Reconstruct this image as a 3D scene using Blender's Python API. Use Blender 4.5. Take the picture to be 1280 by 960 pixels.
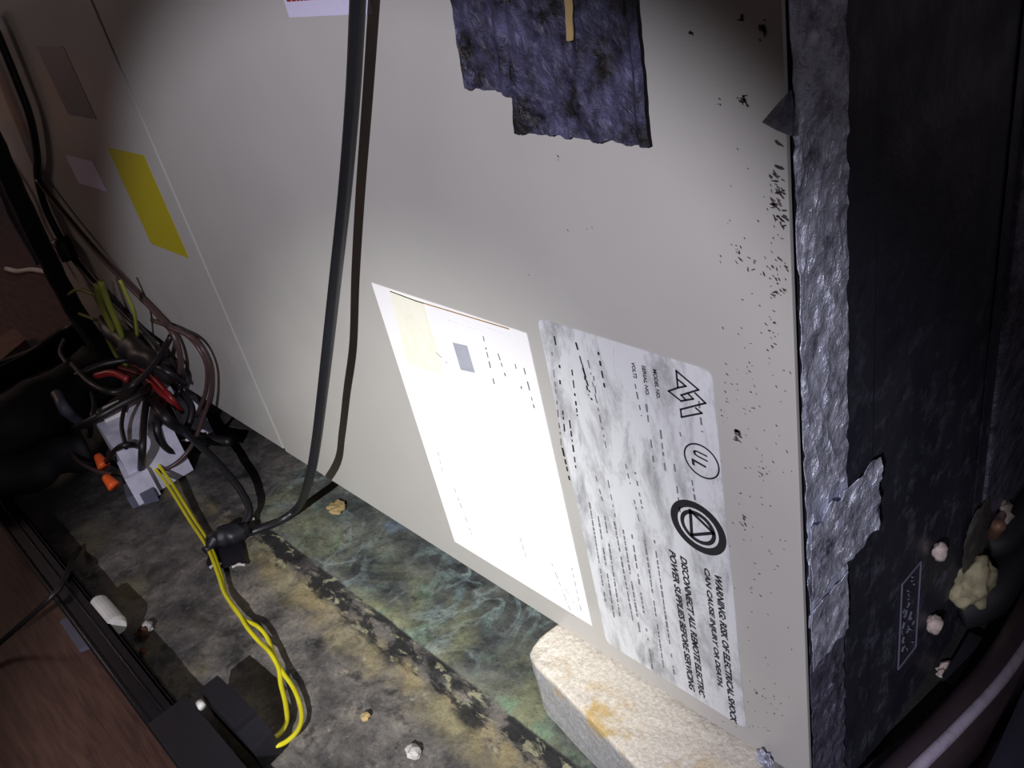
import bpy, bmesh, math, random
from mathutils import Vector, Matrix, noise
random.seed(7)
S = bpy.context.scene
COL = S.collection
for o in list(bpy.data.objects): bpy.data.objects.remove(o, do_unlink=True)

# ------------------------------------------------------------------ camera
CAM = Vector((0.189, -0.300, 0.6365))
YAW, PITCH, ROLL, FPX = -0.92946141, 0.54945609, 0.23830529, 1083.41
def cam_axes():
    cy, sy, cp, sp = math.cos(YAW), math.sin(YAW), math.cos(PITCH), math.sin(PITCH)
    f = Vector((sy*cp, cy*cp, -sp)); r0 = Vector((cy, -sy, 0)); d0 = f.cross(r0)
    c, s = math.cos(ROLL), math.sin(ROLL)
    return c*r0 + s*d0, -s*r0 + c*d0, f
RX, DY, FW = cam_axes()
cd = bpy.data.cameras.new('camera'); cam = bpy.data.objects.new('camera', cd); COL.objects.link(cam)
cam.matrix_world = Matrix(((RX.x, -DY.x, -FW.x, CAM.x), (RX.y, -DY.y, -FW.y, CAM.y), (RX.z, -DY.z, -FW.z, CAM.z), (0, 0, 0, 1)))
cd.sensor_width = 36; cd.lens = 36*FPX/1280; cd.clip_start = 0.02; cd.clip_end = 50
S.camera = cam
# ------------------------------------------------------------------ world, lights, exposure
W = bpy.data.worlds.new('attic_air'); S.world = W; W.use_nodes = True
W.node_tree.nodes['Background'].inputs[0].default_value = (0.62, 0.54, 0.60, 1)
W.node_tree.nodes['Background'].inputs[1].default_value = 0.10
def spot(name, loc, target, power, half, blend, size, col):
    l = bpy.data.lights.new(name, 'SPOT'); l.energy = power; l.spot_size = 2*math.radians(half); l.spot_blend = blend
    l.shadow_soft_size = size; l.color = col
    o = bpy.data.objects.new(name, l); COL.objects.link(o); o.location = loc
    o.rotation_euler = (Vector(target)-Vector(loc)).to_track_quat('-Z', 'Y').to_euler(); return o
LAMP = (0.42, -1.00, 0.92)                                                 # one flashlight: wide spill and a hot centre
spot('flashlight_spill', LAMP, (-0.395, 0, 0.12), 52, 19.7, 0.36, 0.006, (0.98, 0.955, 1.06))
spot('flashlight_centre', LAMP, (-0.38, 0, 0.11), 96, 12.4, 1.0, 0.006, (1.0, 1.0, 0.93))
bl = bpy.data.lights.new('added_warm_fill', 'POINT'); bl.energy = 5; bl.color = (1.0, 0.72, 0.60); bl.shadow_soft_size = 0.12  # unseen warm lamp added to brighten the left panel and the reflected blocks
bo = bpy.data.objects.new('added_warm_fill', bl); COL.objects.link(bo); bo.location = (-2.02, -0.62, 0.80)
S.view_settings.view_transform = 'Standard'; S.view_settings.look = 'None'; S.view_settings.gamma = 1
S.view_settings.exposure = 0.0

# ------------------------------------------------------------------ where a sight line meets a real plane of the place
def ray(px, py): return RX*((px-640)/FPX) + DY*((py-480)/FPX) + FW
def F(px, py, h=0.0): d = ray(px, py); return CAM + d*((-h-CAM.y)/d.y)      # plane parallel to the cabinet front, h in front of it
def P(px, py, z=0.0): d = ray(px, py); return CAM + d*((z-CAM.z)/d.z)       # level plane at height z
def SD(px, py, x=0.0): d = ray(px, py); return CAM + d*((x-CAM.x)/d.x)      # plane parallel to the cabinet end

# ------------------------------------------------------------------ materials
def lin(c): return tuple((v/12.92 if v <= .04045 else ((v+.055)/1.055)**2.4) for v in c)
class NB:
    def __init__(s, name):
        s.m = bpy.data.materials.new(name); s.m.use_nodes = True; s.t = s.m.node_tree; s.n = s.t.nodes; s.l = s.t.links
        s.b = s.n['Principled BSDF']; s.co = s.n.new('ShaderNodeNewGeometry').outputs['Position']
    def set(s, **k):
        for a, v in k.items():
            i = s.b.inputs[a.replace('_', ' ')]
            if isinstance(v, (int, float, tuple)): i.default_value = v
            else: s.l.new(v, i)
    def noise(s, scale, detail=6, rough=.6, dist=0, stretch=None):
        co = s.co
        if stretch:
            mp = s.n.new('ShaderNodeMapping'); mp.inputs['Scale'].default_value = stretch; s.l.new(co, mp.inputs[0]); co = mp.outputs[0]
        n = s.n.new('ShaderNodeTexNoise'); n.inputs['Scale'].default_value = scale; n.inputs['Detail'].default_value = detail
        n.inputs['Roughness'].default_value = rough; n.inputs['Distortion'].default_value = dist; s.l.new(co, n.inputs['Vector']); return n.outputs['Fac']
    def voro(s, scale, feature='F1', out='Distance'):
        n = s.n.new('ShaderNodeTexVoronoi'); n.feature = feature; n.inputs['Scale'].default_value = scale; s.l.new(s.co, n.inputs['Vector']); return n.outputs[out]
    def ramp(s, fac, stops, interp='LINEAR'):
        r = s.n.new('ShaderNodeValToRGB'); e = r.color_ramp.elements; r.color_ramp.interpolation = interp
        while len(e) < len(stops): e.new(.5)
        for q, (p, c) in zip(e, stops):
            q.position = p; q.color = (c, c, c, 1) if isinstance(c, (int, float)) else (*c, 1)
        s.l.new(fac, r.inputs[0]); return r.outputs[0]
    def mix(s, fac, a, b):
        m = s.n.new('ShaderNodeMix'); m.data_type = 'RGBA'
        for i, v in ((0, fac), (6, a), (7, b)):
            if isinstance(v, (int, float)): m.inputs[i].default_value = v
            elif isinstance(v, tuple): m.inputs[i].default_value = (*v, 1)
            else: s.l.new(v, m.inputs[i])
        return m.outputs[2]
    def math(s, op, a, b=0.0, clamp=False):
        m = s.n.new('ShaderNodeMath'); m.operation = op; m.use_clamp = clamp
        for i, v in ((0, a), (1, b)):
            if isinstance(v, (int, float)): m.inputs[i].default_value = v
            else: s.l.new(v, m.inputs[i])
        return m.outputs[0]
    def axis(s, k):
        x = s.n.new('ShaderNodeSeparateXYZ'); s.l.new(s.co, x.inputs[0]); return x.outputs[k]
    def span(s, v, a, b):                                                   # 0 at a, 1 at b
        m = s.n.new('ShaderNodeMapRange'); m.interpolation_type = 'SMOOTHSTEP'
        m.inputs[1].default_value = a; m.inputs[2].default_value = b; s.l.new(v, m.inputs[0]); return m.outputs[0]
    def bump(s, h, strength, dist=0.002):
        b = s.n.new('ShaderNodeBump'); b.inputs['Strength'].default_value = strength; b.inputs['Distance'].default_value = dist
        s.l.new(h, b.inputs['Height']); s.l.new(b.outputs[0], s.b.inputs['Normal'])
def plain(name, rgb, rough=.5, metal=0.0, var=.12, vs=40, bump=0, bs=200):
    n = NB(name); c = lin(rgb)
    f = n.noise(vs, 5)
    n.set(Base_Color=n.ramp(f, [(.3, tuple(v*(1-var) for v in c)), (.7, tuple(min(1, v*(1+var)) for v in c))]), Roughness=rough, Metallic=metal)
    if bump: n.bump(n.noise(bs, 4), bump, .001)
    return n.m
M = {}
# painted steel cabinet skin: beige grey enamel, faint haze of dirt
n = NB('cabinet_paint')
n.set(Base_Color=n.ramp(n.noise(5, 6), [(.25, lin((.69, .68, .67))), (.75, lin((.735, .73, .715)))]), Roughness=n.ramp(n.noise(9, 5), [(.3, .20), (.7, .27)]), Specular_IOR_Level=.5)
n.bump(n.noise(600, 2), .03, .0005); M['paint'] = n.m
M['seam'] = plain('dark_seam', (.07, .065, .07), .8)
# black foil jacket on the cabinet end, grey bloom of mould
n = NB('black_jacket')
blo = n.math('MULTIPLY', n.ramp(n.noise(42, 9, .78), [(.52, 0.), (.74, 1.)]), n.span(n.axis(2), .52, .15))
n.set(Base_Color=n.mix(blo, lin((.15, .153, .20)), lin((.42, .43, .49))), Roughness=n.ramp(n.noise(16, 4), [(.35, .38), (.7, .7)]))
n.bump(n.noise(45, 6), .35, .004); M['jacket'] = n.m
def foil_mat(name, base, dirt, lo, hi, rough, sc, met=.6, bmp=.9):
    n = NB(name)
    d = n.ramp(n.noise(sc, 8, .72), [(lo, 0.), (hi, 1.)])
    n.set(Base_Color=n.mix(d, lin(base), lin(dirt)), Metallic=n.ramp(d, [(0, met), (1, .12)]), Roughness=n.ramp(n.noise(90, 5), [(.3, rough-.1), (.7, rough+.16)]))
    h = n.math('ADD', n.noise(120, 7, .65, .6), n.math('MULTIPLY', n.voro(75, 'SMOOTH_F1'), 1.1))
    n.bump(h, bmp, .005); return n.m
M['foil'] = foil_mat('foil_tape_silver', (.90, .92, 1.0), (.27, .27, .36), .47, .66, .30, 34)
M['foil_dull'] = foil_mat('foil_duct_dull', (.48, .48, .56), (.13, .13, .16), .42, .66, .36, 34)
M['foil_black'] = foil_mat('foil_tape_blackened', (.38, .38, .52), (.075, .07, .09), .34, .58, .33, 42, .45, .7)
def paper(name, rgb, dirt, lo, hi, sc=60, stretch=(1, 1, .35)):
    n = NB(name); d = n.ramp(n.noise(sc, 9, .75, .4, stretch), [(lo, 0.), (hi, 1.)])
    n.set(Base_Color=n.mix(d, lin(rgb), lin(dirt)), Roughness=.55); return n.m
M['paper_white'] = paper('white_paper', (.97, .97, .98), (.80, .81, .86), .62, .85, 30)
M['plate'] = paper('stained_rating_plate', (.84, .85, .865), (.46, .46, .47), .46, .72, 46)
M['paper_lilac'] = paper('lilac_paper', (.83, .81, .92), (.70, .66, .80), .55, .8)
M['paper_grey'] = paper('grey_lilac_paper', (.50, .46, .50), (.40, .36, .42), .5, .8)
M['paper_yellow'] = paper('yellow_sticker_paper', (.66, .61, .10), (.56, .51, .14), .55, .8)
M['paper_yellowed'] = paper('yellowed_tape', (.97, .965, .91), (.91, .90, .80), .45, .8)
M['ink'] = plain('black_ink', (.13, .13, .15), .6)
M['ink_grey'] = plain('grey_ink', (.45, .45, .47), .7, var=.3)
M['ink_pale'] = plain('pale_grey_ink', (.66, .67, .72), .7, var=.2)
M['ink_red'] = plain('red_ink', (.55, .10, .14), .6)
M['rust'] = plain('rust_line', (.62, .50, .34), .8)
M['mold'] = plain('dark_mold', (.26, .235, .24), .9, var=.5, vs=220)
M['cord'] = plain('black_rubber_cord', (.105, .11, .13), .42, bump=.1)
M['wire_black'] = plain('black_wire', (.10, .085, .095), .45)
M['wire_brown'] = plain('brown_wire', (.30, .22, .22), .4)
M['wire_red'] = plain('red_wire', (.50, .12, .13), .4)
M['wire_yellow'] = plain('yellow_wire', (.84, .80, .14), .35)
M['wire_olive'] = plain('olive_tape', (.50, .52, .20), .5)
M['orange'] = plain('orange_plastic', (.93, .38, .16), .35)
M['white_plastic'] = plain('white_plastic', (.85, .84, .82), .4)
M['grey_plastic'] = plain('grey_plastic', (.80, .80, .87), .45, var=.2)
M['blue_grey'] = plain('blue_grey_plastic', (.36, .36, .43), .5)
M['black_plastic'] = plain('black_plastic', (.115, .11, .135), .45, bump=.15, bs=400)
M['black_foam'] = plain('black_foam_insulation', (.11, .11, .135), .7, bump=.3, bs=150)
M['brown_foam'] = plain('brown_black_foam_insulation', (.25, .205, .23), .40, bump=.15, bs=120)
M['stripe'] = paper('printed_stripe', (.70, .66, .74), (.45, .42, .50), .5, .75, 90)
M['spray_foam'] = plain('cream_spray_foam', (.62, .59, .48), .8, var=.25, vs=120, bump=.5, bs=220)
M['copper'] = plain('tarnished_copper', (.50, .37, .31), .6, .3, var=.5, vs=160)
M['old_sealant'] = plain('old_sealant', (.22, .21, .19), .8, var=.4, vs=90)
M['chalk'] = plain('chalky_fitting', (.72, .66, .64), .7, var=.3, vs=200)
M['lumber'] = plain('red_brown_lumber', (.46, .35, .31), .75, var=.2)
M['lumber_pale'] = plain('pale_lumber', (.80, .60, .44), .7, var=.15)
M['crumb_white'] = plain('white_crumb', (.75, .73, .72), .7)
M['crumb_tan'] = plain('tan_crumb', (.66, .57, .40), .8)
M['crumb_brown'] = plain('brown_crumb', (.32, .18, .12), .8)
# concrete
n = NB('concrete')
g = n.ramp(n.noise(320, 3, .7), [(.3, lin((.52, .52, .525))), (.7, lin((.71, .71, .715)))])
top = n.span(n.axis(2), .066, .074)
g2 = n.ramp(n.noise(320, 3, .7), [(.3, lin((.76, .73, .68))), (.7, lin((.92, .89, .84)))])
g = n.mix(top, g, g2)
yel = n.math('MULTIPLY', n.ramp(n.noise(30, 5, .6), [(.50, 0.), (.62, 1.)]), n.math('MULTIPLY', n.span(n.axis(2), .052, .07), n.span(n.axis(1), -.012, -.040)))
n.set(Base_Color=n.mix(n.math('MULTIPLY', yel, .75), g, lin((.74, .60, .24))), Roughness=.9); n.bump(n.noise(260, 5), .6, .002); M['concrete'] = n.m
# wood deck
n = NB('wood_deck')
gr = n.noise(7, 8, .65, .6, (2.2, 26, 1))
n.set(Base_Color=n.ramp(gr, [(.25, lin((.20, .135, .115))), (.5, lin((.34, .235, .20))), (.8, lin((.44, .32, .265)))]), Roughness=.62); n.bump(gr, .2, .002); M['wood'] = n.m
# pan floor: mould, dust, dried silt
n = NB('mouldy_pan_floor')
X, Y = n.axis(0), n.axis(1)
mul = lambda *v: v[0] if len(v) == 1 else n.math('MULTIPLY', v[0], mul(*v[1:]))
wob = n.math('MULTIPLY', n.math('SUBTRACT', n.noise(34, 6), .5), .034)
Yw = n.math('ADD', Y, wob)
fine = n.noise(75, 8, .75); a = n.noise(19, 10, .7, .3)
base = n.ramp(a, [(.32, lin((.17, .16, .17))), (.46, lin((.34, .33, .325))), (.58, lin((.46, .44, .42))), (.72, lin((.60, .56, .50)))])
spk = n.ramp(n.noise(30, 9, .74), [(.36, 1.), (.46, 0.)])                    # black mould blotches
base = n.mix(mul(spk, .8), base, lin((.13, .13, .145)))
olive = mul(n.ramp(n.noise(13, 6), [(.50, 0.), (.66, 1.)]), n.span(Y, -.17, -.225))
base = n.mix(mul(olive, .6), base, lin((.47, .44, .29)))
dot = n.ramp(n.noise(95, 4, .6), [(.66, 0.), (.74, 1.)])
base = n.mix(mul(dot, .6), base, lin((.66, .64, .58)))
silt = mul(n.span(Yw, -.122, -.098), n.span(Yw, -.070, -.084), n.ramp(n.noise(16, 6, .6), [(.36, 0.), (.56, 1.)]))
base = n.mix(mul(silt, .75), base, n.mix(n.ramp(n.noise(9, 3), [(.4, 0.), (.6, 1.)]), lin((.60, .57, .44)), lin((.60, .54, .39))))
# wet strip beside the cabinet: dark grey film, olive and green bloom, pale salt veins
film = n.ramp(n.noise(16, 9, .62, .6), [(.32, lin((.20, .21, .215))), (.52, lin((.34, .355, .35))), (.70, lin((.47, .48, .455)))])
vz = n.ramp(n.noise(6.5, 3, .5), [(.44, 0.), (.58, 1.)])
vein = n.math('SUBTRACT', 1.0, n.math('MULTIPLY', n.math('ABSOLUTE', n.math('SUBTRACT', n.noise(7.5, 5, .55, 1.6), .5)), 30.), True)
film = n.mix(mul(vein, vz, .6), film, lin((.60, .68, .68)))
blu = mul(n.ramp(n.noise(11, 6, .6, .8), [(.54, 0.), (.68, 1.)]), n.span(Y, -.02, .005))
film = n.mix(mul(blu, .8), film, n.mix(n.ramp(n.noise(5, 2), [(.45, 0.), (.55, 1.)]), lin((.46, .60, .57)), lin((.50, .57, .66))))
ol = mul(n.ramp(n.noise(10, 6, .62, .5), [(.42, 0.), (.60, 1.)]), n.span(Y, .03, -.03))
film = n.mix(mul(ol, .85), film, n.mix(n.ramp(n.noise(22, 3), [(.52, 0.), (.62, 1.)]), lin((.52, .53, .41)), lin((.50, .60, .48))))
film = n.mix(mul(n.ramp(n.noise(60, 6, .7), [(.34, 1.), (.46, 0.)]), .5), film, lin((.15, .16, .16)))
grain = n.ramp(n.noise(190, 5, .8), [(.30, .55), (.50, 1.), (.70, 1.35)])
side = mul(n.span(n.math('ADD', Y, mul(wob, .15)), -.0575, -.0555), n.span(n.math('ADD', X, wob), -.80, -.70))
base = n.mix(side, base, film)
# crusted crease: black patches with torn pale chips
crease = mul(n.span(Yw, -.094, -.080), n.span(Y, -.0545, -.0575), n.span(n.math('ADD', X, wob), -.82, -.70))
st = n.noise(24, 7, .65, .3, (.75, 1.7, 1))
base = n.mix(mul(crease, n.ramp(st, [(.46, 0.), (.52, 1.)]), .92), base, lin((.13, .135, .14)))
chip = n.ramp(n.noise(70, 6, .62, .6, (.7, 1.3, 1)), [(.56, 0.), (.64, 1.)])
base = n.mix(mul(crease, chip, .72), base, lin((.68, .67, .55)))
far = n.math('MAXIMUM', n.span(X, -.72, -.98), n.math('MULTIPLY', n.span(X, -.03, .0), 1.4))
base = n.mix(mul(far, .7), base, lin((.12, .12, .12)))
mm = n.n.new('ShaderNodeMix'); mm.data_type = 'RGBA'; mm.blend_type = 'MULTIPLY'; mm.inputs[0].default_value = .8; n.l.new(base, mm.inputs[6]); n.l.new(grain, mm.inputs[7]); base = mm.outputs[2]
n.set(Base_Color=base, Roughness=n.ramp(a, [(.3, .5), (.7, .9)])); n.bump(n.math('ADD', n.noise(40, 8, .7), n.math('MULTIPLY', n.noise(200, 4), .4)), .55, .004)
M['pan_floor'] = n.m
M['pan_metal'] = plain('black_pan_metal', (.12, .115, .135), .36, .25, bump=.1, bs=60)

# ------------------------------------------------------------------ mesh helpers
def link(name, me, mat, parent=None, smooth=False):
    o = bpy.data.objects.new(name, me); COL.objects.link(o)
    if mat is not None: me.materials.append(M[mat] if isinstance(mat, str) else mat)
    if smooth: me.shade_smooth()
    if parent:
        root = parent
        while root.parent: root = root.parent
        if not root.data:
            me.transform(Matrix.Translation(-root.location))
        o.parent = parent
    return o
def from_bm(bm):
    me = bpy.data.meshes.new('mesh'); bmesh.ops.recalc_face_normals(bm, faces=bm.faces); bm.to_mesh(me); bm.free(); return me
def tag(o, label=None, cat=None, group=None, kind=None):
    for k, v in (('label', label), ('category', cat), ('group', group), ('kind', kind)):
        if v: o[k] = v
    return o
def empty(name, loc, label, cat, group=None):
    o = bpy.data.objects.new(name, None); COL.objects.link(o); o.location = loc; o.empty_display_size = .05
    return tag(o, label, cat, group)
def box_bm(lo, hi, bev=0, seg=2, bm=None, rot=0, piv=None):
    bm = bm or bmesh.new()
    r = bmesh.ops.create_cube(bm, size=1)['verts']
    lo, hi = Vector(lo), Vector(hi); c, d = (lo+hi)/2, hi-lo
    for v in r: v.co = Vector((v.co.x*d.x, v.co.y*d.y, v.co.z*d.z)) + c
    if bev:
        es = list({e for v in r for e in v.link_edges})
        bmesh.ops.bevel(bm, geom=es, offset=bev, segments=seg, affect='EDGES', profile=.6)
    if rot: bmesh.ops.rotate(bm, verts=bm.verts, cent=piv or c, matrix=Matrix.Rotation(rot, 3, 'Z'))
    return bm
def box(name, lo, hi, mat, parent=None, bev=0, rot=0, piv=None): return link(name, from_bm(box_bm(lo, hi, bev, rot=rot, piv=piv)), mat, parent)
def smooth_path(pts, sub=6):
    pts = [Vector(p) for p in pts]; out = []
    q = [2*pts[0]-pts[1]] + pts + [2*pts[-1]-pts[-2]]
    for i in range(1, len(q)-2):
        p0, p1, p2, p3 = q[i-1:i+3]
        for k in range(sub):
            t = k/sub; out.append(.5*((2*p1) + (p2-p0)*t + (2*p0-5*p1+4*p2-p3)*t*t + (3*p1-p0-3*p2+p3)*t**3))
    return out + [pts[-1]]
def tube_bm(pts, r, n=10, sub=6, bm=None, wob=0, ws=30):
    bm = bm or bmesh.new(); c = smooth_path(pts, sub) if sub > 1 else [Vector(p) for p in pts]
    rings = []; N = None
    for i, p in enumerate(c):
        t = (c[min(i+1, len(c)-1)]-c[max(i-1, 0)]).normalized()
        if N is None: N = t.cross(Vector((0, 0, 1)) if abs(t.z) < .9 else Vector((1, 0, 0))).normalized()
        N = (N - t*N.dot(t)).normalized(); B = t.cross(N)
        rr = r(i/(len(c)-1)) if callable(r) else r
        ring = []
        for k in range(n):
            a = 2*math.pi*k/n; d = N*math.cos(a) + B*math.sin(a); q = p + d*rr
            if wob: q += d*wob*noise.noise(q*ws)
            ring.append(bm.verts.new(q))
        rings.append(ring)
    for a, b in zip(rings, rings[1:]):
        for k in range(n): bm.faces.new((a[k], a[(k+1) % n], b[(k+1) % n], b[k]))
    bm.faces.new(rings[0][::-1]); bm.faces.new(rings[-1]); return bm
def tube(name, pts, r, mat, parent=None, **k): return link(name, from_bm(tube_bm(pts, r, **k)), mat, parent, True)
def sheet_bm(fn, nu, nv, nrm, th, keep=None):
    """a thin sheet with real thickness: fn(u,v) gives its face, nrm points outwards"""
    bm = bmesh.new(); nrm = Vector(nrm)
    A = [[bm.verts.new(fn(i/nu, j/nv)) for j in range(nv+1)] for i in range(nu+1)]
    fs = []
    for i in range(nu):
        for j in range(nv):
            if keep and not keep((i+.5)/nu, (j+.5)/nv): continue
            fs.append(bm.faces.new((A[i][j], A[i+1][j], A[i+1][j+1], A[i][j+1])))
    loose = [v for v in bm.verts if not v.link_faces]; bmesh.ops.delete(bm, geom=loose, context='VERTS')
    r = bmesh.ops.extrude_face_region(bm, geom=fs)
    for v in r['geom']:
        if isinstance(v, bmesh.types.BMVert): v.co -= nrm*th
    return bm
def poly_bm(pts, off, bm=None):
    """closed outline extruded by vector off"""
    bm = bm or bmesh.new(); v = [bm.verts.new(p) for p in pts]; f = bm.faces.new(v)
    r = bmesh.ops.extrude_face_region(bm, geom=[f])
    for q in r['geom']:
        if isinstance(q, bmesh.types.BMVert): q.co += off
    return bm
def stroke_bm(pts, w, off, bm=None, closed=False):
    """flat pen stroke along points lying on the cabinet front (x,z), thickness off"""
    bm = bm or bmesh.new(); pts = [Vector(p) for p in pts]
    seg = list(zip(pts, pts[1:])) + ([(pts[-1], pts[0])] if closed else [])
    for a, b in seg:
        t = (b-a).normalized(); s = t.cross(Vector((0, 1, 0))).normalized()*w/2; e = t*w*.45
        poly_bm([a-e-s, b+e-s, b+e+s, a-e+s], off, bm)
    return bm
def ring_bm(c, r0, r1, off, n=40, bm=None):
    bm = bm or bmesh.new(); A = []
    for k in range(n):
        a = 2*math.pi*k/n; d = Vector((math.cos(a), 0, math.sin(a)))
        A.append([bm.verts.new(c+d*r0), bm.verts.new(c+d*r1)])
    fs = [bm.faces.new((A[k][0], A[k][1], A[(k+1) % n][1], A[(k+1) % n][0])) for k in range(n)]
    r = bmesh.ops.extrude_face_region(bm, geom=fs)
    for q in r['geom']:
        if isinstance(q, bmesh.types.BMVert): q.co += off
    return bm
def blob_bm(c, rad, amp, sc, sub=3, seed=0, bm=None):
    bm = bm or bmesh.new(); r = bmesh.ops.create_icosphere(bm, subdivisions=sub, radius=1)['verts']
    for v in r:
        d = v.co.copy(); k = 1 + amp*noise.fractal(d*sc + Vector((seed*3.1, seed, 0)), 1, 2, 3)
        v.co = Vector(c) + Vector((d.x*rad[0], d.y*rad[1], d.z*rad[2]))*k
    return bm
def text_mesh(body, start, along, up, length, height, bold=0.0, shear=0.0, th=.00025):
    """real lettering, starting at start, running along, letters standing towards up"""
    cu = bpy.data.curves.new('text', 'FONT'); cu.body = body; cu.size = 1; cu.offset = bold; cu.shear = shear; cu.resolution_u = 3
    ob = bpy.data.objects.new('text', cu); COL.objects.link(ob)
    dg = bpy.context.evaluated_depsgraph_get(); me = bpy.data.meshes.new_from_object(ob.evaluated_get(dg)); bpy.data.objects.remove(ob, do_unlink=True)
    xs = [v.co.x for v in me.vertices]; ys = [v.co.y for v in me.vertices]
    x0, x1, y0, y1 = min(xs), max(xs), min(ys), max(ys)
    along, up = Vector(along), Vector(up); out = along.cross(up)
    for v in me.vertices:
        v.co = Vector(start) + along*((v.co.x-x0)/(x1-x0)*length) + up*((v.co.y-y0)/(y1-y0)*height)
    bm = bmesh.new(); bm.from_mesh(me); bpy.data.meshes.remove(me)
    r = bmesh.ops.extrude_face_region(bm, geom=list(bm.faces))
    for q in r['geom']:
        if isinstance(q, bmesh.types.BMVert): q.co += out*th
    return from_bm(bm)

# ------------------------------------------------------------------ setting
def struct(name, me, mat): return tag(link(name, me, mat), kind='structure')
struct('floor', from_bm(box_bm((-3.6, -2.2, -.04), (1.2, 1.2, -.012))), 'wood')
deck = bmesh.new()                                                          # sloping roof boards behind and above
rp = [(-3.6, -2.2, .45), (1.2, -2.2, .45), (1.2, .4, 2.35), (-3.6, .4, 2.35)]
poly_bm([Vector(p) for p in rp], Vector((0, -.02, .03)), deck)
struct('ceiling', from_bm(deck), 'wood')
for i, x in enumerate((-3.2, -2.7, -2.2, -1.7, -1.2, -.7, -.2, .3, .8)):    # rafters under the boards
    bm = bmesh.new()
    poly_bm([Vector((x, -2.15, .45)), Vector((x, .38, 2.30)), Vector((x, .42, 2.20)), Vector((x, -2.02, .40))], Vector((.04, 0, 0)), bm)
    struct('trim_%d' % (i+1), from_bm(bm), 'lumber')

struct('trim_10', from_bm(box_bm((-2.44, -.46, .135), (-2.38, -.36, .235), .003)), 'lumber_pale')      # added block out of view, placed to give the left panel a warm reflection
struct('trim_11', from_bm(box_bm((-2.44, -.46, -.012), (-2.40, -.30, .135), .003)), 'lumber')  # also added out of view, the darker part below the reflected pale block
struct('trim_12', from_bm(box_bm((-2.48, -.44, .235), (-2.44, -.24, .40), .003)), 'lumber_pale')  # second pale block added out of view for the same panel reflection

# ------------------------------------------------------------------ air handler cabinet
ZB, ZT, XL = .08, .86, -1.455
AH = empty('air_handler', (-.5, .26, 0), 'beige grey sheet metal air handler cabinet with black wrapped end, standing in the drain pan', 'air handler')
box('cabinet_body', (XL+.002, .008, ZB+.002), (-.013, .52, ZT-.002), 'seam', AH)
box('front_panel', (-.6865, 0, ZB), (.0022, .0030, ZT), 'paint', AH, .0006)
box('access_panel', (XL, 0.001, ZB), (-.6945, .0085, ZT), 'paint', AH, .0006)
def rough(f, amp, sc, seed=0):
    return lambda u, v: (lambda p: p + Vector((amp*noise.fractal(p*sc+Vector((seed, 0, 0)), 1, 2, 3), 0, 0)))(f(u, v))
box('end_panel', (-.0125, .0075, .004), (0, .2545, ZT), 'jacket', AH, .0012)
tag(bpy.data.objects['end_panel'], label='black wrapped end panel with grey mould bloom')
# foil wrapped duct section beyond the end panel
box('duct_section', (-.25, .2575, .004), (.004, .70, ZT), 'foil_dull', AH, .003)
tag(bpy.data.objects['duct_section'], label='dull wrinkled foil duct section behind the black end panel')
def side_foil(name, y0, y1, z0, z1, x, amp, mat, label, jag0=0, jag1=0, nu=24, nv=60, lift=None, seed=0):
    def fn(u, v):
        z = z0 + (z1-z0)*v
        a = y0 + jag0*noise.noise(Vector((seed, z*60, 1))); b = y1 + jag1*noise.noise(Vector((seed, z*60, 9)))
        y = a + (b-a)*u
        if v in (0, 1): z += .006*noise.noise(Vector((seed+5, y*90, 0)))
        w = abs(noise.fractal(Vector((seed, y*48+z*22, z*34-y*10)), 1, 2, 3)); d = .0009 + amp*(.25*(.5+.5*noise.fractal(Vector((seed, y*55, z*38)), 1, 2, 4)) + 1.1*max(0, .55-w*1.6))
        if lift: d += lift(u, v)
        return Vector((x + d, y, z))
    o = link(name, from_bm(sheet_bm(fn, nu, nv, (1, 0, 0), .0005)), mat, AH); tag(o, label=label); return o
side_foil('foil_tape', .0072, .0495, .22, ZT-.01, 0, .0022, 'foil', 'wrinkled silver foil tape running up the cabinet corner', 0, .0015, 22, 150, seed=1)
side_foil('foil_tape', .0066, .046, .004, .205, 0, .0022, 'foil_dull', 'dirty lower length of the corner foil tape', 0, .002, 18, 60, seed=3)
side_foil('foil_tape', .0055, .046, .19, .238, .0024, .0016, 'foil', 'smooth foil patch low on the corner tape', 0, .001, 14, 16, seed=4)
side_foil('foil_tape', .0060, .0795, .247, .302, .0026, .0020, 'foil', 'torn foil flap lapping onto the black end panel', 0, .004, 26, 20, lift=lambda u, v: .006*max(0, u-.6)**1.5, seed=6)
side_foil('foil_tape', .049, .0785, .0, ZT-.01, 0, .0002, 'jacket', 'black tape edge beside the silver tape', 0, .001, 6, 60, seed=8)
side_foil('foil_tape', .240, .2565, .10, ZT-.01, .0003, .0004, 'jacket', 'black tape along the rear edge of the end panel', .0012, 0, 6, 80, seed=9)
# embossed plate on the end panel
bm = bmesh.new()
a, b, c, d = (.0012, .1245, .0690), (.0012, .1245, .1580), (.0012, .1525, .1565), (.0012, .1525, .0675)
for p, q in ((a, b), (b, c), (c, d), (d, a)): tube_bm([Vector(p), Vector(q)], .0007, 6, 1, bm)
for k in range(26):
    y = .128+random.random()*.02; z = .073+random.random()*.078
    tube_bm([Vector((.0006, y, z)), Vector((.0006, y+.003*random.random()+.001, z+  .006*random.uniform(-1, 1)))], .0006, 5, 1, bm)
tag(link('embossed_plate', from_bm(bm), 'blue_grey', AH), label='raised rectangular outline worn into the black end')

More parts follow.
